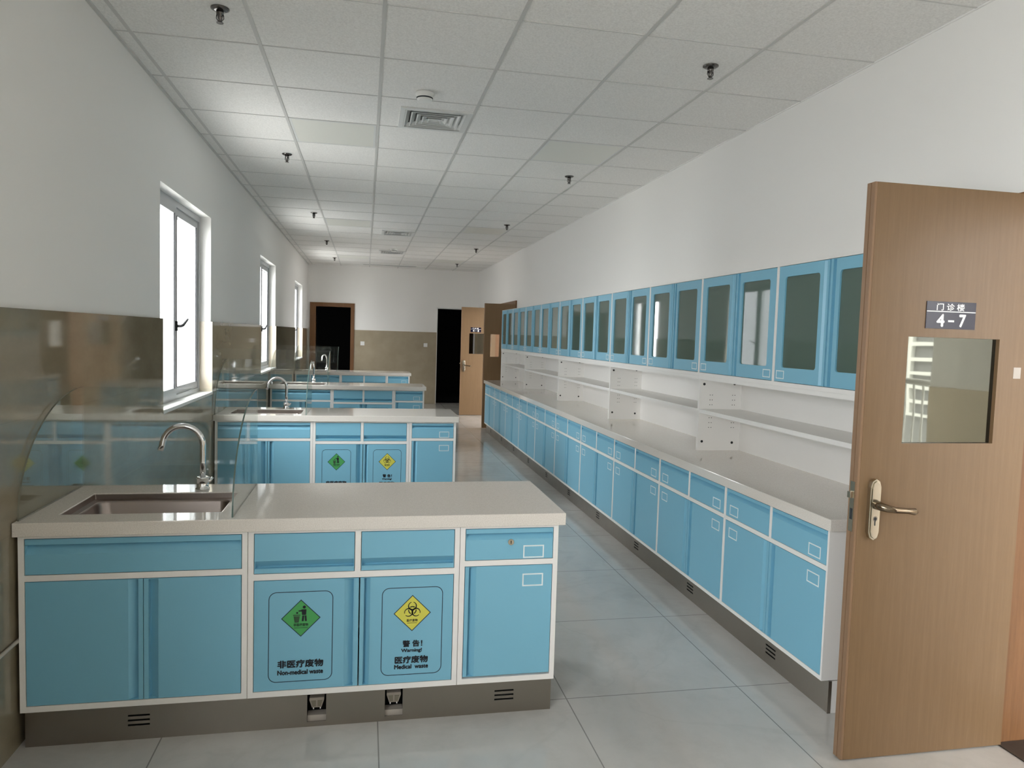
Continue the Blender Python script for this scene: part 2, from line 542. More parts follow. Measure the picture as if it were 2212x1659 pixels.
# casings
b = MB()
b.box(-1.177, YB - 0.03, 0, -1.051, YB + 0.26, 2.155); b.box(-0.324, YB - 0.03, 0, -0.247, YB + 0.26, 2.155)
b.box(-1.051, YB - 0.03, 2.07, -0.324, YB + 0.26, 2.155)
setting(b, 'trim_4', ['woodframe'], 'brown wooden casing of the dark doorway by the windows')
b = MB(); b.box(1.53, YB - 0.018, 2.115, 2.42, YB + 0.02, 2.14); b.box(1.543, YB - 0.018, 0, 1.555, YB + 0.2, 2.115)
setting(b, 'trim_5', ['vent'], 'slim pale edging of the dark doorway in the end wall')
def casing(n, a, e, h, ct, label):
    b = MB()
    x0, x1 = XR - 0.022, XR + 0.262
    b.box(XR - 0.003, e - 0.030, 0, x1, e, h); b.box(XR - 0.003, a, 0, x1, a + 0.03, h)
    b.box(x0, e, 0, XR - 0.0005, e + 0.05, ct); b.box(x0, a - 0.05, 0, XR - 0.0005, a, ct)
    b.box(x0, a, h - 0.01, XR - 0.0005, e, ct); b.box(XR - 0.0005, a + 0.03, h - 0.02, x1, e - 0.03, h)
    setting(b, n, ['woodframe'], label)
casing('trim_6', *DW[0], 2.150, 'brown wooden casing of the nearest doorway')
casing('trim_7', *DW[1], 2.148, 'brown wooden casing of the far doorway beyond the cabinets')
b = MB(); b.box(XR - 0.012, 1.23, 0.0, XR + 0.25, 2.330, 0.004)
setting(b, 'floor_threshold', ['threshold'], 'dark granite threshold in the nearest doorway')

# corridor outside the near doorway: floor, walls with dado, open balcony edge
b = MB(); b.box(XR + 0.261, -9.0, -0.10, 5.2, 3.6, 0.0)
setting(b, 'floor_corridor', 'floor', 'pale tile floor of the corridor outside the doorway')
b = MB(); b.box(XR + 0.261, -9.0, HC, 5.4, 3.6, HC + 0.1)
setting(b, 'ceiling_corridor', 'paint', 'white corridor ceiling')
b = MB(); b.box(5.2, -1.25, 0, 5.44, 3.6, HC, 0); b.box(XR + 0.27, 3.5, 0, 5.2, 3.6, HC, 0)
b.box(5.188, -1.25, 0, 5.2, -0.90, 1.2, 1); b.box(5.14, -0.88, 0, 5.2, 3.5, HC, 0); b.box(5.128, -0.88, 0, 5.14, 3.5, 1.2, 1)
setting(b, 'wall_corridor', ['paint', 'reveal_tile'], 'corridor wall with beige dado')
portal('corridor_portal', (5.3, -4.7, 1.5), (0, R(90), 0), 2.9, 8.2)
# rooms beyond the far doorway: plain corridor
b = MB(); b.box(XR + 0.262, 10.5, -0.1, 4.6, 15.5, 0.0, 0); b.box(XR + 0.262, 10.5, HC, 4.6, 15.5, HC + 0.1, 1)
b.sheet('x', 4.6, 4.7, 10.5, 0, 15.5, HC, [(10.7, 0.9, 12.6, 2.6)], 1); b.box(XR + 0.262, 10.4, 0, 4.6, 10.5, HC, 1); b.box(XR + 0.262, 15.5, 0, 4.6, 15.6, HC, 1)
portal('lobby_portal', (4.75, 11.65, 1.75), (0, R(90), 0), 1.7, 1.9)
setting(b, 'wall_side_lobby', ['floor', 'paint'], 'white lobby beyond the far doorway')
# ------------------------------------------------------------------ windows
def make_window(i, a, e):
    w = thing('window_%d' % i, None, None, (0, 0, 0), 0, None, 'structure')
    x0, x1 = -1.375, -1.305
    z0, z1 = WZ0 + 0.002, WZ1
    mid = (a + e) / 2 - 0.03
    t = 0.042
    b = MB()
    b.sheet('x', x0, x1, a, z0, e, z1, [(a + t, z0 + t, mid - 0.02, z1 - t), (mid + 0.02, z0 + t, e - t, z1 - t)], 0)
    b.build('frame', 'alu', w)
    st = 0.066
    for k, (p, q) in enumerate(((a + t, mid - 0.02), (mid + 0.02, e - t))):
        xs0, xs1 = (-1.352, -1.298) if k == 0 else (-1.362, -1.318)
        p1, q1 = (p - 0.012, q + 0.012)
        b = MB()
        b.sheet('x', xs0, xs1, p1, z0 + t - 0.012, q1, z1 - t + 0.012, [(p1 + st, z0 + t + st - 0.012, q1 - st, z1 - t - st + 0.012)], 0)
        sa = b.build('sash', 'alu', w)
        b = MB()
        for u0 in ((p1 + st - 0.005, q1 - st) if k else (q1 - st, p1 + st - 0.005)):
            b.box(xs1 - 0.003, u0, z0 + t + st - 0.014, xs1 + 0.005, u0 + 0.005, z1 - t - st + 0.014)
        b.build('gasket', 'gasket', sa)
        b = MB(); b.box(-1.342, p1 + st, z0 + t + st - 0.012, -1.336, q1 - st, z1 - t - st + 0.012)
        b.build('pane', 'winglass', sa)
    # lever handle on the opening sash
    hy, hz = mid - 0.035, 1.545
    b = MB()
    b.box(-1.298, hy - 0.014, hz - 0.034, -1.286, hy + 0.014, hz + 0.034)
    b.tube([(-1.286, hy, hz), (-1.262, hy, hz), (-1.252, hy + 0.012, hz + 0.006), (-1.248, hy + 0.13, hz + 0.05)], [0.010, 0.010, 0.010, 0.007], 10)
    b.build('handle', 'gasket', w)
    tag(w, 'two-sash aluminium window in a deep white reveal')
for i, (a, e) in enumerate(WINS):
    make_window([5, 4, 1, 2, 3][i], a, e)

# pale facade of the building seen through the panes
f = thing('outside_facade', 'white rendered facade beyond the window panes', 'building', (0, 0, 0))
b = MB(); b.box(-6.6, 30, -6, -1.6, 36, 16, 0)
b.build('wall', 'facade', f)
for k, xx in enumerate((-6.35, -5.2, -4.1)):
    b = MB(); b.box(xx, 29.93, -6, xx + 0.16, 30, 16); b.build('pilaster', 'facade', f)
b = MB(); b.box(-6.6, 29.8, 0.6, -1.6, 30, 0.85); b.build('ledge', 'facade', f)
b = MB(); b.box(-15, 5.2, -6, -9, 30, 5.6); b.build('wing', 'facade2', f)  # block added to cut the sky light reaching the visible windows

# balcony railing and the block across, seen only mirrored in the door glass
f = thing('balcony_railing', 'white railing along the open corridor edge', 'railing', (5.3, 0, 0))
b = MB(); b.tube([(0, -8.9, 1.22), (0, -1.27, 1.22)], 0.03, 10); b.tube([(0, -8.9, 0.25), (0, -1.27, 0.25)], 0.02, 10); b.build('rail', 'white_plastic', f)
for k in range(24):
    b = MB(); y = -1.33 - 0.12 * k; b.tube([(0, y, 0.25), (0, y, 1.2)], 0.011, 8); b.build('baluster', 'white_plastic', f)
f = thing('opposite_block', 'grey apartment block across the yard with a white barred window', 'building', (0, 0, 0), 0, None, 'structure')
b = MB(); b.box(9.2, -14, -6, 13, -4.5, 1.9); b.build('wall', mat('grey_render', srgb(150, 150, 150), 0.9), f)
b = MB()
b.sheet('x', 9.12, 9.2, -6.25, 0.4, -5.35, 2.0, [(-6.17, 0.45 + 0.24 * k, -5.43, 0.63 + 0.24 * k) for k in range(6)])
b.build('window_grille', 'white_plastic', f)

# ------------------------------------------------------------------ furniture helpers
def pull_profile(t0, t1, edge, yf, th=0.029, lip=0.020, dep=0.024, slope=0.036):
    """(y, t) section of a front with a folded finger pull along one edge"""
    if edge == 'hi':
        return [(yf + th, t0), (yf, t0), (yf, t1 - lip - slope), (yf + dep, t1 - lip - 0.003), (yf + dep, t1 - lip), (yf, t1 - lip), (yf, t1), (yf + th, t1)]
    if edge == 'lo':
        return [(yf + th, t1), (yf, t1), (yf, t0 + lip + slope), (yf + dep, t0 + lip + 0.003), (yf + dep, t0 + lip), (yf, t0 + lip), (yf, t0), (yf + th, t0)]
    return [(yf, t0), (yf, t1), (yf + th, t1), (yf + th, t0)]

def front(b, x0, x1, z0, z1, edge=None, yf=0.0, m=0, **k):
    """panel with a folded pull along one edge; thin plates close the two ends of the fold"""
    e = 0.002
    if edge in ('top', 'bottom', None):
        b.prism(pull_profile(z0, z1, {'top': 'hi', 'bottom': 'lo', None: None}[edge], yf, **k), 'x', x0 + e, x1 - e, m)
        for a in (x0, x1 - e): b.box(a, yf, z0, a + e, yf + 0.029, z1, m)
    else:
        p = pull_profile(x0, x1, {'right': 'hi', 'left': 'lo'}[edge], yf, **k)
        b.prism([(t, y) for y, t in p], 'z', z0 + e, z1 - e, m)
        for a in (z0, z1 - e): b.box(x0, yf, a, x1, yf + 0.029, a + e, m)

def label_frame(parent, x, z, w=0.086, h=0.052, yf=0.0, t=0.005):
    b = MB()
    b.sheet('y', yf - 0.0012, yf - 0.0001, x - w / 2, z - h / 2, x + w / 2, z + h / 2, [(x - w / 2 + t, z - h / 2 + t, x + w / 2 - t, z + h / 2 - t)], 0)
    return b.build('label_frame', 'labelw', parent)

def line_loop(b, pts, w, y, m):
    """closed outline of width w in the xz plane"""
    n = len(pts); inn, out = [], []
    for i in range(n):
        p = Vector(pts[i - 1]); c = Vector(pts[i]); q = Vector(pts[(i + 1) % n])
        d1 = (c - p).normalized(); d2 = (q - c).normalized()
        n1 = Vector((-d1.y, d1.x)); n2 = Vector((-d2.y, d2.x))
        nn = (n1 + n2).normalized(); k = w / 2 / max(0.3, nn.dot(n1))
        inn.append(c + nn * k); out.append(c - nn * k)
    for i in range(n):
        j = (i + 1) % n
        b.poly([(out[i].x, y, out[i].y), (out[j].x, y, out[j].y), (inn[j].x, y, inn[j].y), (inn[i].x, y, inn[i].y)], m)

def disc(b, x, z, r, y, m, n=18):
    b.poly([(x + r * cos(2 * pi * i / n), y, z + r * sin(2 * pi * i / n)) for i in range(n)], m)

def annulus(b, x, z, r0, r1, a0, a1, y, m, n=16):
    for i in range(n):
        t0 = R(a0 + (a1 - a0) * i / n); t1 = R(a0 + (a1 - a0) * (i + 1) / n)
        b.poly([(x + r0 * cos(t0), y, z + r0 * sin(t0)), (x + r1 * cos(t0), y, z + r1 * sin(t0)), (x + r1 * cos(t1), y, z + r1 * sin(t1)), (x + r0 * cos(t1), y, z + r0 * sin(t1))], m)

def rounded(x0, z0, x1, z1, r, n=6):
    out = []
    for cx, cz, st in ((x0 + r, z0 + r, 180), (x1 - r, z0 + r, 270), (x1 - r, z1 - r, 0), (x0 + r, z1 - r, 90)):
        out += [(cx + r * cos(R(st + 90 * i / n)), cz + r * sin(R(st + 90 * i / n))) for i in range(n + 1)]
    return out

def waste_sign(parent, medical, cx, yf):
    Y0, Y1, Y2, Y3 = yf - 0.0004, yf - 0.0008, yf - 0.0012, yf - 0.0016
    b = MB()
    line_loop(b, rounded(cx - 0.118, 0.192, cx + 0.118, 0.543, 0.028), 0.0028, Y0, 0)
    dz, d = 0.440, 0.071
    dia = [(cx - d, dz), (cx, dz - d), (cx + d, dz), (cx, dz + d)]
    b.poly([(x, Y0, z) for x, z in dia], 2 if medical else 1)
    line_loop(b, dia, 0.0028, Y1, 0)
    if medical:
        for k in (90, 210, 330):
            ux, uz = cos(R(k)), sin(R(k))
            c0 = (cx + ux * 0.0165, dz + 0.012 + uz * 0.0165); r0 = 0.0175
            c1 = (cx + ux * 0.0180, dz + 0.012 + uz * 0.0180); r1 = 0.0134
            # open ring: thick at the centre, tapering to horns
            n = 22; pa, pb = [], []
            for i in range(n + 1):
                t = R(k + 15 + 330 * i / n)
                pa.append((c0[0] + r0 * cos(t), c0[1] + r0 * sin(t)))
                pb.append((c1[0] + r1 * cos(t), c1[1] + r1 * sin(t)))
            for i in range(n):
                b.poly([(pa[i][0], Y2, pa[i][1]), (pb[i][0], Y2, pb[i][1]), (pb[i + 1][0], Y2, pb[i + 1][1]), (pa[i + 1][0], Y2, pa[i + 1][1])], 3)
            annulus(b, cx, dz + 0.012, 0.0125, 0.0165, k - 38, k + 38, Y3, 3, 8)
        disc(b, cx, dz + 0.012, 0.004, Y3, 3)
        put_text(b, '医疗废物', cx, Y2, dz - 0.029, w=0.042, h=0.011, bold=0.02, m=3)
        b.box(cx - 0.019, Y2, dz - 0.0405, cx + 0.019, Y2 + 0.0003, dz - 0.039, 3)
        put_text(b, '警 告！', cx + 0.003, Y1, 0.317, w=0.076, h=0.026, bold=0.045, m=3)
        put_text(b, 'Warning!', cx, Y1, 0.288, w=0.080, h=0.0175, bold=0.05, m=3)
        put_text(b, '医疗废物', cx, Y1, 0.252, w=0.128, h=0.028, bold=0.045, m=3)
        put_text(b, 'Medical  waste', cx, Y1, 0.224, w=0.132, h=0.0165, bold=0.05, m=3)
    else:
        disc(b, cx + 0.012, dz + 0.043, 0.0058, Y2, 3)                      # person putting litter in a bin
        b.poly([(cx + 0.002, Y2, dz + 0.034), (cx + 0.004, Y2, dz + 0.012), (cx + 0.019, Y2, dz + 0.012), (cx + 0.020, Y2, dz + 0.034)], 3)
        b.poly([(cx - 0.010, Y2, dz + 0.030), (cx - 0.008, Y2, dz + 0.026), (cx + 0.004, Y2, dz + 0.026), (cx + 0.004, Y2, dz + 0.032)], 3)
        b.poly([(cx + 0.005, Y2, dz + 0.010), (cx + 0.003, Y2, dz - 0.012), (cx + 0.010, Y2, dz - 0.012), (cx + 0.012, Y2, dz + 0.010)], 3)
        b.poly([(cx + 0.013, Y2, dz + 0.010), (cx + 0.015, Y2, dz - 0.012), (cx + 0.022, Y2, dz - 0.012), (cx + 0.020, Y2, dz + 0.010)], 3)
        disc(b, cx - 0.014, dz + 0.021, 0.0038, Y2, 3, 10)
        b.box(cx - 0.029, Y2, dz + 0.010, cx - 0.002, Y2 + 0.0003, dz + 0.014, 4)
        b.poly([(cx - 0.027, Y2, dz + 0.008), (cx - 0.023, Y2, dz - 0.017), (cx - 0.008, Y2, dz - 0.017), (cx - 0.004, Y2, dz + 0.008)], 4)
        put_text(b, '非医疗废物', cx, Y2, dz - 0.026, w=0.054, h=0.0115, bold=0.02, m=3)
        b.box(cx - 0.026, Y2, dz - 0.0385, cx + 0.026, Y2 + 0.0003, dz - 0.037, 3)
        put_text(b, '非医疗废物', cx, Y1, 0.261, w=0.168, h=0.029, bold=0.045, m=3)
        put_text(b, 'Non-medical waste', cx, Y1, 0.228, w=0.168, h=0.0175, bold=0.05, m=3)
    o = b.build('waste_sign', ['navyink', 'green', 'yellow', 'ink', 'inkbin'], parent)
    o['label'] = 'yellow biohazard medical waste sign' if medical else 'green non-medical waste sign'

def carcass(b, x0, x1, dep, z0, z1, f, m=0, mid=None, rail=None, top=False, fb=0.022, ft=0.010):
    """white steel body with a front frame of width f; rail=(z lo, z hi); mid=(x lo, x hi, z lo, z hi)"""
    hs = []
    zt = z1 - ft; zb = z0 + fb
    if rail:
        if mid:
            hs += [(x0 + f, rail[1], mid[0], zt), (mid[1], rail[1], x1 - f, zt)]
        else:
            hs += [(x0 + f, rail[1], x1 - f, zt)]
        hs += [(x0 + f, zb, x1 - f, rail[0])]
    else:
        hs += [(x0 + f, zb, x1 - f, zt)]
    # avoid splitting sheet columns wrongly: one sheet per band
    if rail:
        b.sheet('y', 0.0, 0.030, x0, rail[1], x1, z1, [h for h in hs if h[1] >= rail[1]], m)
        b.sheet('y', 0.0, 0.030, x0, z0, x1, rail[1], [h for h in hs if h[1] < rail[1]], m)
    else:
        b.sheet('y', 0.0, 0.030, x0, z0, x1, z1, hs, m)
    b.box(x0, 0.030, z0, x0 + 0.008, dep, z1, m); b.box(x1 - 0.008, 0.030, z0, x1, dep, z1, m)
    b.box(x0 + 0.008, 0.030, z0, x1 - 0.008, dep, z0 + 0.016, m); b.box(x0 + 0.008, dep - 0.010, z0 + 0.016, x1 - 0.008, dep, z1, m)
    if top: b.box(x0 + 0.008, 0.030, z1 - 0.012, x1 - 0.008, dep - 0.010, z1, m)

# ------------------------------------------------------------------ island benches by the windows
BY = [2.807, 6.25, 9.77, 13.12]
ORD = ['nearest', 'second', 'third', 'farthest']
WT0, WT1 = 0.783, 0.833
G = 0.0025
bench = {}

def bench_first():
    y0 = BY[0]
    CF = 0.018
    # sink cabinet : dummy drawer over two doors
    x0, x1 = -1.196, -0.421
    c = thing('sink_cabinet', '', 'cabinet', (x0, y0 + CF, 0), 0, 'blue sink cabinets of the window benches')
    w = x1 - x0
    b = MB(); carcass(b, 0, w, 0.60, 0.135, 0.7825, 0.020, rail=(0.617, 0.639)); b.build('frame', 'white', c)
    b = MB(); front(b, 0.020 + G, w - 0.020 - G, 0.639 + G, 0.7725 - G, 'top'); b.build('drawer', 'blue', c)
    mx = 0.412
    b = MB(); front(b, 0.020 + G, mx - G / 2, 0.157 + G, 0.617 - G, 'right', lip=0.016, slope=0.034); b.build('door', 'blue', c)
    b = MB(); front(b, mx + G / 2, w - 0.020 - G, 0.157 + G, 0.617 - G, 'left', lip=0.016, slope=0.034); b.build('door', 'blue', c)
    bench['sink_cabinet'] = c
    # waste cabinet
    x0, x1 = -0.419, 0.381
    c = thing('waste_cabinet', '', 'cabinet', (x0, y0 + CF, 0), 0, 'waste cabinets with warning signs')
    w = x1 - x0; m0 = 0.404
    b = MB(); carcass(b, 0, w, 0.60, 0.135, 0.7825, 0.020, mid=(m0 - 0.011, m0 + 0.011), rail=(0.592, 0.616)); b.build('frame', 'white', c)
    b = MB(); front(b, 0.020 + G, m0 - 0.011 - G, 0.616 + G, 0.7725 - G, 'bottom', lip=0.018, slope=0.030); b.build('drawer', 'blue', c)
    b = MB(); front(b, m0 + 0.011 + G, w - 0.020 - G, 0.616 + G, 0.7725 - G, 'bottom', lip=0.018, slope=0.030); b.build('drawer', 'blue', c)
    mx = m0 + 0.008
    b = MB(); front(b, 0.020 + G, mx - G, 0.157 + G, 0.592 - G, 'right', lip=0.018, slope=0.036); d = b.build('door', 'blue', c)
    waste_sign(d, False, -0.225 - x0, 0.0)
    b = MB(); front(b, mx + G, w - 0.020 - G, 0.157 + G, 0.592 - G, 'left', lip=0.015, slope=0.024); d = b.build('door', 'blue', c)
    waste_sign(d, True, 0.199 - x0, 0.0)
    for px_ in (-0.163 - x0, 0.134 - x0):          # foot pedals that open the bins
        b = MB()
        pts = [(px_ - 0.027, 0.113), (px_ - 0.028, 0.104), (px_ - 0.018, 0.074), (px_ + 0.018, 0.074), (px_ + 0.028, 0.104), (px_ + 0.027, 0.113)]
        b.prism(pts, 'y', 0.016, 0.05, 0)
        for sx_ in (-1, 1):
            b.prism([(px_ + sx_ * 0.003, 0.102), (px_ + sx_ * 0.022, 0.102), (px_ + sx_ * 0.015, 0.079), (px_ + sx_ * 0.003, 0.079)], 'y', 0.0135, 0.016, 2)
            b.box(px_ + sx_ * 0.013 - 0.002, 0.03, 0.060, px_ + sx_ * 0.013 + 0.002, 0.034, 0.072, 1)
        b.box(px_ - 0.036, 0.030, 0.0, px_ + 0.036, 0.070, 0.036, 3)  # pale block added to stand in for lit floor behind the opening
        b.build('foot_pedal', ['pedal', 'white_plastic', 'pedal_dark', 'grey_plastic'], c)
    bench['waste_cabinet'] = c
    # drawer cabinet
    x0, x1 = 0.383, 0.785
    c = thing('drawer_cabinet', '', 'cabinet', (x0, y0 + CF, 0), 0, 'narrow end cabinets of the window benches')
    w = x1 - x0
    b = MB(); carcass(b, 0, w, 0.60, 0.135, 0.7825, 0.020, rail=(0.620, 0.642)); b.build('frame', 'white', c)
    b = MB(); front(b, 0.020 + G, w - 0.020 - G, 0.642 + G, 0.7725 - G, 'top', lip=0.018, slope=0.026); d = b.build('drawer', 'blue', c)
    label_frame(d, 0.300, 0.674)
    b = MB(); b.tube([(0.205, -0.004, 0.715), (0.205, 0.002, 0.715)], [0.012, 0.0125], 20)
    b.box(0.2035, -0.0047, 0.709, 0.2065, -0.0035, 0.721, 1); b.build('lock', ['nickel', 'black'], d)
    b = MB(); front(b, 0.020 + G, w - 0.020 - G, 0.163 + G, 0.620 - G, 'left', lip=0.015, slope=0.030); d = b.build('door', 'blue', c)
    label_frame(d, 0.300, 0.557)
    bench['drawer_cabinet'] = c
    # plinth
    c = thing('toe_kick', '', 'plinth', (0, y0, 0), 0, 'stainless plinths under the window benches')
    hs = [(-0.842, 0.053 + 0.018 * k, -0.766, 0.060 + 0.018 * k) for k in range(3)] + [(0.541, 0.053 + 0.018 * k, 0.621, 0.060 + 0.018 * k) for k in range(3)]
    hs += [(-0.199, 0.020, -0.127, 0.128), (0.099, 0.020, 0.169, 0.128)]
    b = MB(); b.sheet('y', 0.030, 0.033, -1.185, 0.0, 0.778, 0.1335, hs, 0)
    b.box(-1.185, 0.033, 0, -1.182, 0.60, 0.1335, 0); b.box(0.775, 0.033, 0, 0.778, 0.60, 0.1335, 0); b.box(-1.182, 0.597, 0, 0.775, 0.60, 0.1335, 0)
    b.build('plinth_sheet', 'steel', c)
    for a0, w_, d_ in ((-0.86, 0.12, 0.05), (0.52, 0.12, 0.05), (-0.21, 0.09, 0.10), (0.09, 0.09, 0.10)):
        b = MB(); b.box(a0, d_, 0.0, a0 + w_, d_ + 0.002, 0.13); b.build('shade_backing', 'black', c)  # black sheets stand in for the shade behind slots and pedal openings
    bench['toe_kick'] = c
    # worktop with sink cut-out
    hx0, hx1, hy0, hy1 = -1.100, -0.532, 0.122, 0.483
    o = [(-1.208, 0), (0.810, 0), (0.810, 0.655), (-1.208, 0.655)]
    h = [(hx0, hy0), (hx1, hy0), (hx1, hy1), (hx0, hy1)]
    b = MB(); b.v = [(x, y, z) for z in (WT1, WT0) for ring in (o, h) for x, y in ring]
    for i in range(4):
        j = (i + 1) % 4
        b.face([i, j, 4 + j, 4 + i]); b.face([8 + j, 8 + i, 12 + i, 12 + j])
        b.face([8 + i, 8 + j, j, i]); b.face([12 + j, 12 + i, 4 + i, 4 + j])
    wt = b.build('worktop', 'stone', None, 0.003, (0, y0, 0))
    tag(wt, '', 'worktop', 'pale stone worktops of the window benches')
    bench['worktop'] = wt
    # sink
    c = thing('sink', '', 'sink', ((hx0 + hx1) / 2, y0 + (hy0 + hy1) / 2, 0), 0, 'stainless sinks in the bench worktops')
    hw, hd = (hx1 - hx0) / 2, (hy1 - hy0) / 2
    b = MB()
    def loop(x, y, r, z): return [(px_, py_, z) for px_, py_ in rounded(-x, -y, x, y, r, 5)]
    loops = [loop(hw - 0.0008, hd - 0.0008, 0.004, 0.8285), loop(hw - 0.002, hd - 0.002, 0.006, 0.808), loop(hw - 0.022, hd - 0.020, 0.04, 0.805),
             loop(hw - 0.026, hd - 0.024, 0.042, 0.796), loop(hw - 0.032, hd - 0.030, 0.045, 0.625), loop(hw - 0.055, hd - 0.052, 0.04, 0.606)]
    n = len(loops[0])
    for lp in loops: b.v += lp
    for i in range(len(loops) - 1):
        for j in range(n):
            j2 = (j + 1) % n
            b.face([i * n + j, (i + 1) * n + j, (i + 1) * n + j2, i * n + j2], 0, i > 1)
    k = len(b.v); b.v.append((0, 0, 0.605))
    for j in range(n): b.face([(len(loops) - 1) * n + j, k, (len(loops) - 1) * n + (j + 1) % n])
    for f_ in range(len(b.f)): b.f[f_] = b.f[f_][::-1]
    b.build('basin', 'sinksteel', c)
    b = MB(); b.lathe([(0.045, 0.606), (0.045, 0.6105), (0.036, 0.611), (0.030, 0.608), (0.012, 0.609), (0.0, 0.6105)][:5], (0, 0, 0), 24); b.build('drain', 'chrome', c)
    bench['sink'] = c
    # tap
    c = thing('tap', '', 'tap', (-0.690, y0 + 0.553, WT1), 0, 'gooseneck taps on the window benches')
    b = MB(); b.lathe([(0.030, 0.0), (0.030, 0.004), (0.0245, 0.006), (0.0245, 0.046), (0.027, 0.048), (0.027, 0.052), (0.020, 0.055)], (0, 0, 0), 28); b.build('base', 'chrome', c)
    r = 0.082
    path = [(0, 0, 0.05), (0, 0, 0.12), (0, 0, 0.195)] + [(-r + r * cos(R(t)), 0, 0.195 + r * sin(R(t))) for t in range(10, 171, 10)]
    path += [(-2 * r - 0.001, 0, 0.195), (-2 * r - 0.008, 0, 0.172)]
    b = MB(); b.tube(path, [0.0125] * (len(path) - 1) + [0.0130], 18); b.build('spout', 'chrome', c)
    b = MB(); b.tube([(0.018, 0.012, 0.030), (0.028, 0.020, 0.034), (0.036, 0.026, 0.046)], [0.007, 0.006, 0.005], 12); b.build('lever', 'chrome', c)
    bench['tap'] = c
    # glass splash guard
    c = thing('splash_guard', '', 'glass screen', (0, y0, WT1), 0, 'clear glass splash guards round the sinks')
    H, D0, D1 = 0.435, 0.030, 0.640
    prof = [(D0, 0.0)] + [(D1 - (D1 - D0) * cos(R(t)), H * sin(R(t))) for t in range(6, 91, 6)] + [(D1, 0.0)]
    for px_ in (-1.199, -0.478):
        b = MB(); b.prism(prof, 'x', px_ - 0.003, px_ + 0.003, 0)
        for f_ in range(2, len(b.f)): b.m[f_] = 1 if f_ < len(b.f) - 2 else 0
        b.build('side_pane', ['glass', 'glassedge' if px_ > -1 else 'paleedge'], c)
    b = MB(); b.box(-1.195, D1 + 0.001, 0.0, -0.475, D1 + 0.007, H, 0); b.build('rear_pane', ['glass'], c)
    bench['splash_guard'] = c

bench_first()
LB = {
 'sink_cabinet': ['blue double-door sink cabinet of the nearest window bench', 'blue double-door sink cabinet of the second window bench', 'blue double-door sink cabinet of the third window bench', 'blue sink cabinet of the farthest window bench, mostly hidden'],
 'waste_cabinet': ['blue waste cabinet with fully visible green and yellow signs', 'blue waste cabinet with half hidden signs in the second bench', 'blue waste cabinet of the third bench, only drawers visible', 'blue waste cabinet of the farthest window bench'],
 'drawer_cabinet': ['narrow blue end cabinet with a round lock in its drawer', 'narrow blue end cabinet of the second window bench', 'narrow blue end cabinet of the third window bench', 'narrow blue end cabinet of the farthest window bench'],
 'toe_kick': ['brown-grey stainless plinth of the nearest bench with pedal openings', 'stainless plinth under the second window bench', 'stainless plinth under the third window bench', 'stainless plinth under the farthest window bench'],
 'worktop': ['pale stone worktop of the nearest window bench', 'pale stone worktop of the second window bench', 'pale stone worktop of the third window bench', 'pale stone worktop of the farthest window bench'],
 'sink': ['stainless sink in the nearest bench worktop', 'stainless sink in the second bench worktop', 'stainless sink in the third bench worktop', 'stainless sink in the farthest bench worktop'],
 'tap': ['large chrome gooseneck tap on the nearest bench', 'chrome gooseneck tap on the second bench', 'chrome gooseneck tap on the third bench, spout turned forward', 'chrome gooseneck tap on the farthest bench'],
 'splash_guard': ['clear curved glass splash guard on the nearest bench', 'clear curved glass splash guard on the second bench', 'clear curved glass splash guard on the third bench', 'clear curved glass splash guard on the farthest bench'],
}
for key, o in bench.items():
    o['label'] = LB[key][0]
    for i in (1, 2, 3):
        l = o.location.copy(); l.y += BY[i] - BY[0]
        c = dup(o, l, None, LB[key][i])
        if key == 'drawer_cabinet':
            for d in c.children:
                for k_ in d.children:
                    if k_.name.startswith('lock'): bpy.data.objects.remove(k_)
        if key == 'tap': c.rotation_euler = (0, 0, R([0, 0, 80, 62][i]))
# light pipe behind the nearest bench, along the wall
b = MB(); b.tube([(-1.2025, 2.30, 0.40), (-1.2025, 3.30, 0.40)], 0.007, 10)
tag(b.build('wall_pipe', 'grey_plastic'), 'thin pale pipe along the tiled wall beside the nearest bench', 'pipe')

# ------------------------------------------------------------------ long run on the cabinet wall
RX = 1.895                     # cabinet front plane
RY0, RY1 = 2.640, 11.505
NW = 10
PW = (RY1 - RY0) / NW
NTH = ['nearest', 'second', 'third', 'fourth', 'fifth', 'sixth', 'seventh', 'eighth', 'ninth', 'farthest']

def make_base():
    w = PW - 0.001
    c = thing('base_cabinet', '', 'cabinet', (RX, RY0 + PW, 0), R(-90), 'blue base cabinets in the long wall run')
    f = 0.011; mid = w / 2
    b = MB(); carcass(b, 0, w, 0.545, 0.140, 0.7825, f, mid=(mid - 0.010, mid + 0.010), rail=(0.607, 0.628), ft=0.006, fb=0.018); b.build('frame', 'white', c)
    for k, (a, e, lx) in enumerate(((f + G, mid - 0.010 - G, 0.095), (mid + 0.010 + G, w - f - G, w - 0.095))):
        b = MB(); front(b, a, e, 0.628 + G, 0.7765 - G, 'top', lip=0.016, slope=0.024); d = b.build('drawer', 'blue', c)
        label_frame(d, lx, 0.668)
    for k, (a, e, ed, lx) in enumerate(((f + G, mid - 0.003, 'right', 0.095), (mid + 0.003, w - f - G, 'left', w - 0.095))):
        b = MB(); front(b, a, e, 0.158 + G, 0.607 - G, ed, lip=0.018, slope=0.030); d = b.build('door', 'blue', c)
        label_frame(d, lx, 0.548)
    return c
c0 = make_base()
for i in range(NW):
    c = c0 if i == 0 else dup(c0)
    c.location.y = RY0 + PW * (i + 1)
    c['label'] = 'blue four-front base cabinet, %s%s in the run along the wall' % (NTH[i], '' if i in (0, 9) else ' from the open door')

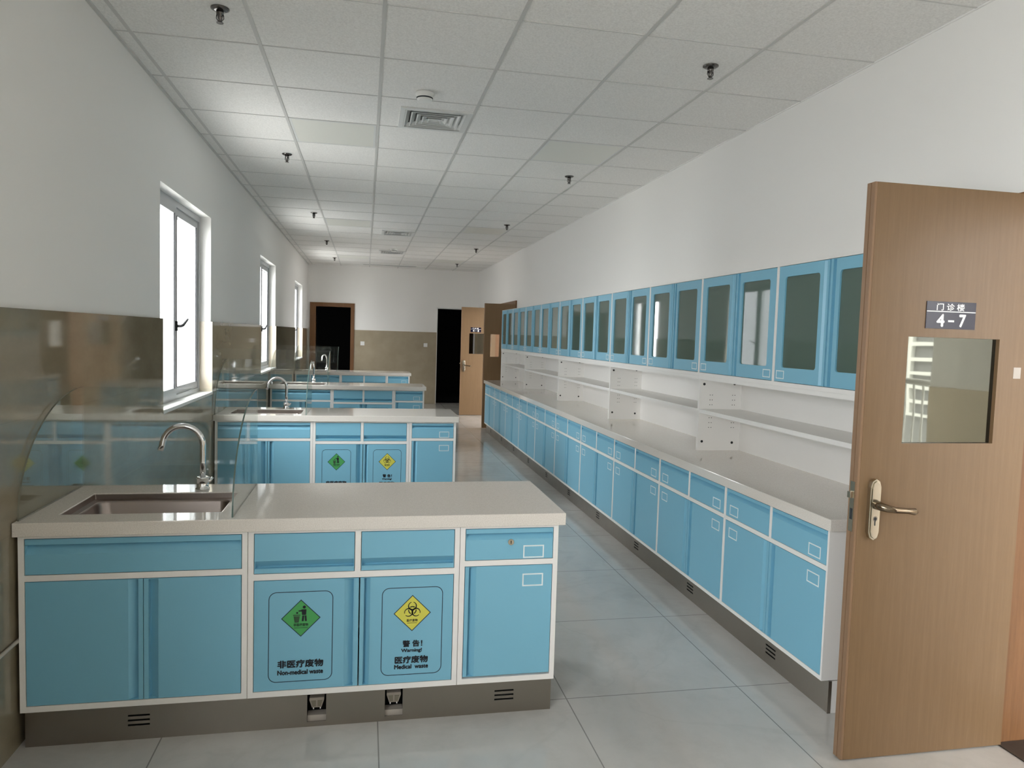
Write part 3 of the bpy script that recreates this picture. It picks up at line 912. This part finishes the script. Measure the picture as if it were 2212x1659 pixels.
# continuous plinth with vent slots
c = thing('toe_kick', 'long stainless plinth under the blue wall run', 'plinth', (1.930, RY0, 0))
hs = []
for i in range(NW):
    yc = PW * (i + 0.5)
    hs += [(yc - 0.043, 0.047 + 0.019 * k, yc + 0.043, 0.055 + 0.019 * k) for k in range(3)]
b = MB(); b.sheet('x', 0.0, 0.003, 0.0, 0.0, RY1 - RY0, 0.1385, hs, 0)
b.box(0.003, 0.0, 0, 0.52, 0.003, 0.1385, 0)
b.build('plinth_sheet', 'steel', c)
b = MB(); b.box(0.020, 0.02, 0, 0.022, RY1 - RY0 - 0.02, 0.13); b.build('shade_backing', 'black', c)  # black sheet painting the darkness behind the vent slots
b = MB(); b.box(0.012, -0.0045, 0, 0.52, -0.0005, 0.1385); b.build('end_panel', 'white', c)
b = MB(); b.box(-0.003, -0.006, 0, 0.012, -0.0005, 0.1385); b.build('corner_strip', 'steel', c)
b = MB(); b.box(0, 0, WT0, XR - 0.016 - 1.875, 11.545 - 2.612, WT1)
wt = b.build('worktop', 'stone', None, 0.003, (1.875, 2.612, 0))
tag(wt, 'long pale stone worktop on the blue wall run', 'worktop')

# open shelf bays
UXF = 2.145
BW = (RY1 - RY0 + 0.012) / 5
BYS = RY0 + 0.010
def make_bay(last):
    c = thing('open_shelf_unit', '', 'shelf unit', (UXF, BYS + BW, 0), R(-90), 'white open shelf units above the wall worktop')
    dep = XR - 0.016 - UXF; w = BW - 0.001
    for k in range(2 if last else 1):
        x = 0 if k == 0 else w - 0.022
        b = MB(); b.box(x, 0, WT1, x + 0.022, dep, 1.300, 0)
        xo = x + 0.0223 if k == 0 else x - 0.0003
        for yy in (0.075, 0.235):
            for zz in [0.985 + 0.032 * q for q in range(3)] + [1.135 + 0.032 * q for q in range(3)]:
                b.poly([(xo, yy + 0.003 * cos(t * pi / 3), zz + 0.003 * sin(t * pi / 3)) for t in range(6)], 1)
                b.poly([(xo, yy + 0.016 + 0.003 * cos(t * pi / 3), zz + 0.003 * sin(t * pi / 3)) for t in range(6)], 1)
        s_ = b.build('side_panel', ['white', 'gap'], c)
        sg = 1 if k == 0 else -1
        for yy, zz in ((0.030, 0.893), (0.245, 0.885), (0.030, 1.270), (0.245, 1.275)):
            b = MB(); xa = x + 0.022 if k == 0 else x
            b.tube([(xa, yy, zz), (xa + sg * 0.002, yy, zz)], 0.0085, 12); b.build('bolt_cap', 'blackcap', s_)
    b = MB(); b.box(0.0225, dep - 0.012, WT1, w - (0.0225 if last else 0), dep, 1.300); b.build('back_panel', 'white', c)
    b = MB(); b.box(0.0235, 0.004, 1.082, w - (0.0235 if last else 0.001), dep - 0.014, 1.106); b.build('shelf', 'white', c)
    b = MB(); b.box(0, -0.002, 1.3005, w, dep, 1.3235); b.build('top_panel', 'white', c)
    return c
b0 = make_bay(False)
for i in range(5):
    if i == 0: c = make_bay(True)
    elif i == 1: c = b0
    else: c = dup(b0)
    c.location.y = BYS + BW * (i + 1)
    c['label'] = 'white open shelf bay on the long worktop, %s%s' % (['nearest', 'second', 'third', 'fourth', 'farthest'][i], ' of five' if i in (0, 4) else ' from the open door')

# wall cabinets
UW = BW * 5 / NW
def make_wall():
    w = UW - 0.001
    c = thing('wall_cabinet', '', 'cabinet', (UXF - 0.004, BYS + UW, 0), R(-90), 'blue glass-door wall cabinets')
    f = 0.011; mid = w / 2; z0, z1 = 1.3240, 1.958
    dep = XR - 0.016 - UXF + 0.004
    b = MB(); carcass(b, 0, w, dep, z0, z1, f, ft=0.005, fb=0.022, top=True); b.build('frame', 'white', c)
    dz0, dz1 = z0 + 0.022 + G, z1 - 0.005 - G
    for k in (0, 1):
        b = MB()
        if k == 0:
            a, e = f + G, mid - 0.006
            b.ring((a, dz0, e - 0.046, dz1), (a + 0.058, dz0 + 0.074, e - 0.070, dz1 - 0.056, 0.016), 'y', 0.0, 0.020)
            front(b, e - 0.046, e, dz0, dz1, 'right', lip=0.016, slope=0.024)
            p = (a + 0.050, e - 0.062); lx = a + 0.052
        else:
            a, e = mid + 0.006, w - f - G
            front(b, a, a + 0.046, dz0, dz1, 'left', lip=0.016, slope=0.024)
            b.ring((a + 0.046, dz0, e, dz1), (a + 0.070, dz0 + 0.074, e - 0.058, dz1 - 0.056, 0.016), 'y', 0.0, 0.020)
            p = (a + 0.062, e - 0.050); lx = e - 0.052
        d = b.build('door', 'blue', c)
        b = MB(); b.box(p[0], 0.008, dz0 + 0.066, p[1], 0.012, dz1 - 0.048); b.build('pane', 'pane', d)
        label_frame(d, lx, dz0 + 0.036, 0.074, 0.044)
    return c
c0 = make_wall()
for i in range(NW):
    c = c0 if i == 0 else dup(c0)
    c.location.y = BYS + UW * (i + 1)
    c['label'] = 'blue glass-door wall cabinet, %s%s in the upper row' % (NTH[i], '' if i in (0, 9) else ' from the open door')

# ------------------------------------------------------------------ doors
def door_leaf(n, x0, x1, yf, z1, pane, sign, number, lock=True, label='', sticker=False, rz=0, glass='winglass'):
    c = thing('door_%d' % n, label, None, (x1, yf, 0.006), rz, None, 'structure')
    a, e, t = x0 - x1, 0.0, 0.044
    px0, pz0, px1, pz1 = pane[0] - x1, pane[1] - 0.006, pane[2] - x1, pane[3] - 0.006
    h = z1 - 0.006
    b = MB(); b.sheet('y', 0.0, t, a + 0.010, 0.0, e, h, [(px0, pz0, px1, pz1)], 0)
    b.build('leaf', 'wood', c)
    b = MB(); b.box(a, 0.001, 0.0, a + 0.010, 0.020, h); b.box(a, 0.024, 0, a + 0.010, t - 0.001, h); b.box(a + 0.003, 0.020, 0, a + 0.010, 0.024, h, 1)
    b.build('edge_band', ['woodedge', 'groove'], c)
    b = MB(); b.box(px0, 0.016, pz0, px1, 0.024, pz1); b.build('pane', glass, c)
    if sign:
        sx0, sz0, sx1, sz1 = sign[0] - x1, sign[1] - 0.006, sign[2] - x1, sign[3] - 0.006
        b = MB(); b.box(sx0, -0.003, sz0, sx1, 0.0, sz1, 0)
        w, hh = sx1 - sx0, sz1 - sz0; mx = (sx0 + sx1) / 2
        zl = sz0 + hh * 0.635
        b.box(sx0 + 0.001, -0.0036, zl - 0.0016, sx1 - 0.001, -0.003, zl + 0.0016, 1)
        put_text(b, '门 诊 楼', mx - 0.004, -0.0036, sz1 - hh * 0.195, w=w * 0.56, h=hh * 0.25, bold=0.02, m=1)
        A, B = number
        put_text(b, A, sx0 + w * 0.29, -0.0036, sz0 + hh * 0.31, w=w * 0.145, h=hh * 0.44, bold=0.03, m=1)
        b.box(sx0 + w * 0.445, -0.0038, sz0 + hh * 0.255, sx0 + w * 0.565, -0.003, sz0 + hh * 0.325, 1)
        put_text(b, B, sx0 + w * 0.735, -0.0036, sz0 + hh * 0.31, w=w * 0.125, h=hh * 0.44, bold=0.03, m=1)
        o = b.build('door_sign', ['navy', 'signwhite'], c); o['label'] = 'dark blue room number plate'
    if lock:
        lx = a + 0.066
        b = MB()
        oct_ = [(lx - 0.022, 0.864), (lx - 0.015, 0.843), (lx, 0.834), (lx + 0.015, 0.843), (lx + 0.022, 0.864), (lx + 0.022, 1.030), (lx + 0.015, 1.051), (lx, 1.060), (lx - 0.015, 1.051), (lx - 0.022, 1.030)]
        b.prism(oct_, 'y', -0.018, 0.0)
        b.prism([(lx + (x - lx) * 0.74, 0.947 + (z - 0.947) * 0.94) for x, z in oct_], 'y', -0.0215, -0.018)
        k = b.build('lock_plate', 'nickel', c, 0.003)
        b = MB(); disc(b, lx, 0.915, 0.0095, -0.0219, 0); b.box(lx - 0.002, -0.0222, 0.890, lx + 0.002, -0.0217, 0.912, 1); disc(b, lx, 0.915, 0.006, -0.0223, 1); b.build('keyhole', ['steel', 'gap'], k)
        b = MB(); b.tube([(lx, -0.020, 0.968), (lx, -0.050, 0.966), (lx + 0.012, -0.066, 0.963), (lx + 0.045, -0.068, 0.957), (lx + 0.095, -0.066, 0.953), (lx + 0.124, -0.066, 0.950), (lx + 0.134, -0.066, 0.946)],
                         [0.018, 0.015, 0.014, 0.011, 0.010, 0.013, 0.006], 16); b.build('lever', 'lever_metal', c)
        b = MB(); b.box(a - 0.002, 0.010, 0.86, a, 0.034, 1.045); b.box(a - 0.0028, 0.016, 0.905, a - 0.002, 0.028, 0.945, 1); f_ = b.build('latch_plate', ['nickel', 'gap'], c)
        b = MB(); b.prism([(0.014, 0.985), (0.030, 0.985), (0.030, 1.008), (0.014, 1.008)], 'x', a - 0.016, a - 0.002, 0); b.build('latch', 'nickel', f_)
    if sticker:
        b = MB(); b.box(2.392 - x1, -0.0006, 1.434, 2.424 - x1, 0.0, 1.476); b.build('sticker', 'grey_plastic', c)
    return c
door_leaf(1, 1.757, 2.462, 2.310, 2.127, (1.930, 1.194, 2.321, 1.585), (1.996, 1.617, 2.205, 1.716), '47', True, 'open oak door with a 4-7 room plate and square pane', True, 0, 'doorpane')
door_leaf(2, 1.795, 2.466, 13.90, 2.082, (1.953, 1.190, 2.330, 1.583), (1.974, 1.607, 2.177, 1.699), '48', True, 'far open oak door with a small blue room plate')
door_leaf(3, 1.925, 2.446, 11.955, 2.082, (2.036, 1.199, 2.190, 1.572), None, '', False, 'far open oak door half behind the end of the wall cabinets')

# ------------------------------------------------------------------ ceiling fittings
def sprinkler(x, y, label):
    c = thing('ceiling_sprinkler', label, 'sprinkler', (x, y, HC), 0, 'chrome ceiling sprinklers')
    b = MB(); b.lathe([(0.040, -0.001), (0.040, -0.005), (0.030, -0.011), (0.018, -0.013)][::-1], (0, 0, 0), 24); b.build('escutcheon', 'bronze', c)
    b = MB(); b.lathe([(0.006, -0.062), (0.007, -0.05), (0.010, -0.045), (0.012, -0.03), (0.016, -0.028), (0.016, -0.012)], (0, 0, 0), 14)
    for s_ in (-1, 1): b.tube([(0.014 * s_, 0, -0.03), (0.016 * s_, 0, -0.045), (0.004 * s_, 0, -0.060)], 0.0025, 6)
    b.build('body', 'bronze', c)
    b = MB(); b.lathe([(0.015, -0.066), (0.015, -0.0635), (0.004, -0.062)], (0, 0, 0), 20); b.build('deflector', 'bronze', c)
    return c
SY = [3.54, 6.24, 9.18, 11.90, 14.55]
q = sprinkler(-0.66, SY[0], '')
for i in range(5):
    for x, side in ((-0.66 + 0.012 * i, 'window side'), (1.715 + 0.012 * i, 'cabinet side')):
        o = q if (i == 0 and x < 0) else dup(q)
        o.location = (x, SY[i] + (0.03 if x > 0 else 0), HC)
        o['label'] = 'chrome ceiling sprinkler on the %s, %s in its row' % (side, ['nearest', 'second', 'third', 'fourth', 'farthest'][i])

def ceiling_vent(label):
    c = thing('ceiling_vent', label, 'air vent', (0, 0, HC), 0, 'square ceiling air vents')
    h = 0.228
    b = MB(); b.sheet('z', -0.010, 0.0, -h, -h, h, h, [(-h + 0.030, -h + 0.030, h - 0.030, h - 0.030)]); b.build('frame', 'vent', c)
    b = MB()
    for k in range(5):
        r0 = 0.197 - 0.038 * k
        ri = r0 - 0.034
        zu, zl = -0.011, 0.014
        for s_ in range(4):
            ca, sa = [(1, 0), (0, 1), (-1, 0), (0, -1)][s_]
            def rot(x, y): return (ca * x - sa * y, sa * x + ca * y)
            A = [(-r0, -r0, zu), (r0, -r0, zu), (ri, -ri, zl), (-ri, -ri, zl)]
            lo = [(*rot(p[0], p[1]), p[2]) for p in A]; hi = [(*rot(p[0], p[1]), p[2] + 0.002) for p in A]
            b.poly(lo); b.poly(hi[::-1])
            fl = [(*rot(x_, y_), -0.0112) for x_, y_ in ((-r0, -r0), (r0, -r0), (r0 - 0.008, -r0 + 0.008), (-r0 + 0.008, -r0 + 0.008))]
            b.poly(fl); b.poly([(*q_[:2], q_[2] + 0.001) for q_ in fl][::-1])
    b.build('louvre', 'vent', c)
    b = MB(); b.box(-0.23, -0.23, 0.1005, 0.23, 0.23, 0.11); b.build('backing', 'gap', c)
    return c
q = ceiling_vent('')
for i, (x, y) in enumerate(VENTS):
    o = q if i == 0 else dup(q)
    o.location = (x, y, HC)
    o['label'] = ['square ceiling vent with clearly visible nested louvre blades', 'middle of the three square louvred ceiling vents', 'farthest of the three square louvred ceiling vents'][i]

def detector(x, y, label):
    c = thing('smoke_detector', label, 'smoke detector', (x, y, HC), 0, 'ceiling smoke detectors')
    b = MB(); b.lathe([(0.036, -0.048), (0.046, -0.040), (0.048, -0.034), (0.050, -0.018), (0.056, -0.014), (0.056, -0.001)], (0, 0, 0), 28); b.build('housing', 'white_plastic', c)
    b = MB(); b.lathe([(0.0485, -0.037), (0.0492, -0.030), (0.0485, -0.0295)], (0, 0, 0), 28); b.build('sensor_slot', 'gap', c)
    return c
detector(0.318, 4.42, 'white round smoke detector beside the nearest ceiling vent')
o = dup(bpy.data.objects['smoke_detector'], (0.44, 12.55, HC), None, 'white round smoke detector beside the farthest ceiling vent')

def light_panel(label):
    c = thing('light_panel', label, 'ceiling light', (0, 0, HC), 0, 'unlit square ceiling light panels')
    hx, hy = 0.288, 0.305
    b = MB(); b.sheet('z', -0.0035, -0.0002, -hx, -hy, hx, hy, [(-hx + 0.014, -hy + 0.014, hx - 0.014, hy - 0.014)]); b.build('frame', 'vent', c)
    b = MB(); b.box(-hx + 0.014, -hy + 0.014, -0.0025, hx - 0.014, hy - 0.014, -0.0004); b.build('diffuser', 'diffuser', c)
    return c
q = light_panel('')
k = 0
for r, y in enumerate((5.4915, 9.8665, 14.2415)):
    for x, side in ((-0.242, 'window side'), (1.558, 'cabinet side')):
        o = q if k == 0 else dup(q)
        k += 1
        o.location = (x, y, HC)
        o['label'] = 'unlit square ceiling light panel on the %s, %s' % (side, ['nearest of its row', 'second of its row', 'farthest of its row'][r])
c = thing('slot_diffuser', 'long dark slot diffuser in the ceiling before the end wall', 'air vent', (0.47, 15.62, HC))
b = MB(); b.sheet('z', -0.008, -0.0005, -0.56, -0.06, 0.56, 0.06, [(-0.545, -0.045, 0.545, 0.045)]); b.build('frame', 'vent', c)
b = MB(); b.box(-0.545, -0.045, -0.003, 0.545, 0.045, -0.0006); b.build('slot', 'gap', c)

# switches on the end wall
for x, z, lab in ((-0.066, 1.30, 'white wall switch beside the brown door casing'), (1.301, 1.30, 'white wall switch beside the dark doorway in the end wall')):
    c = thing('wall_switch', lab, 'switch', (x, YB - 0.0125, z), 0, 'white switches on the end wall')
    b = MB(); b.box(-0.043, -0.009, -0.043, 0.043, 0, 0.043); b.build('plate', 'white_plastic', c, 0.003)
    b = MB(); b.box(-0.028, -0.012, -0.028, 0.028, -0.0092, 0.028); b.build('rocker', 'white_plastic', c, 0.001)
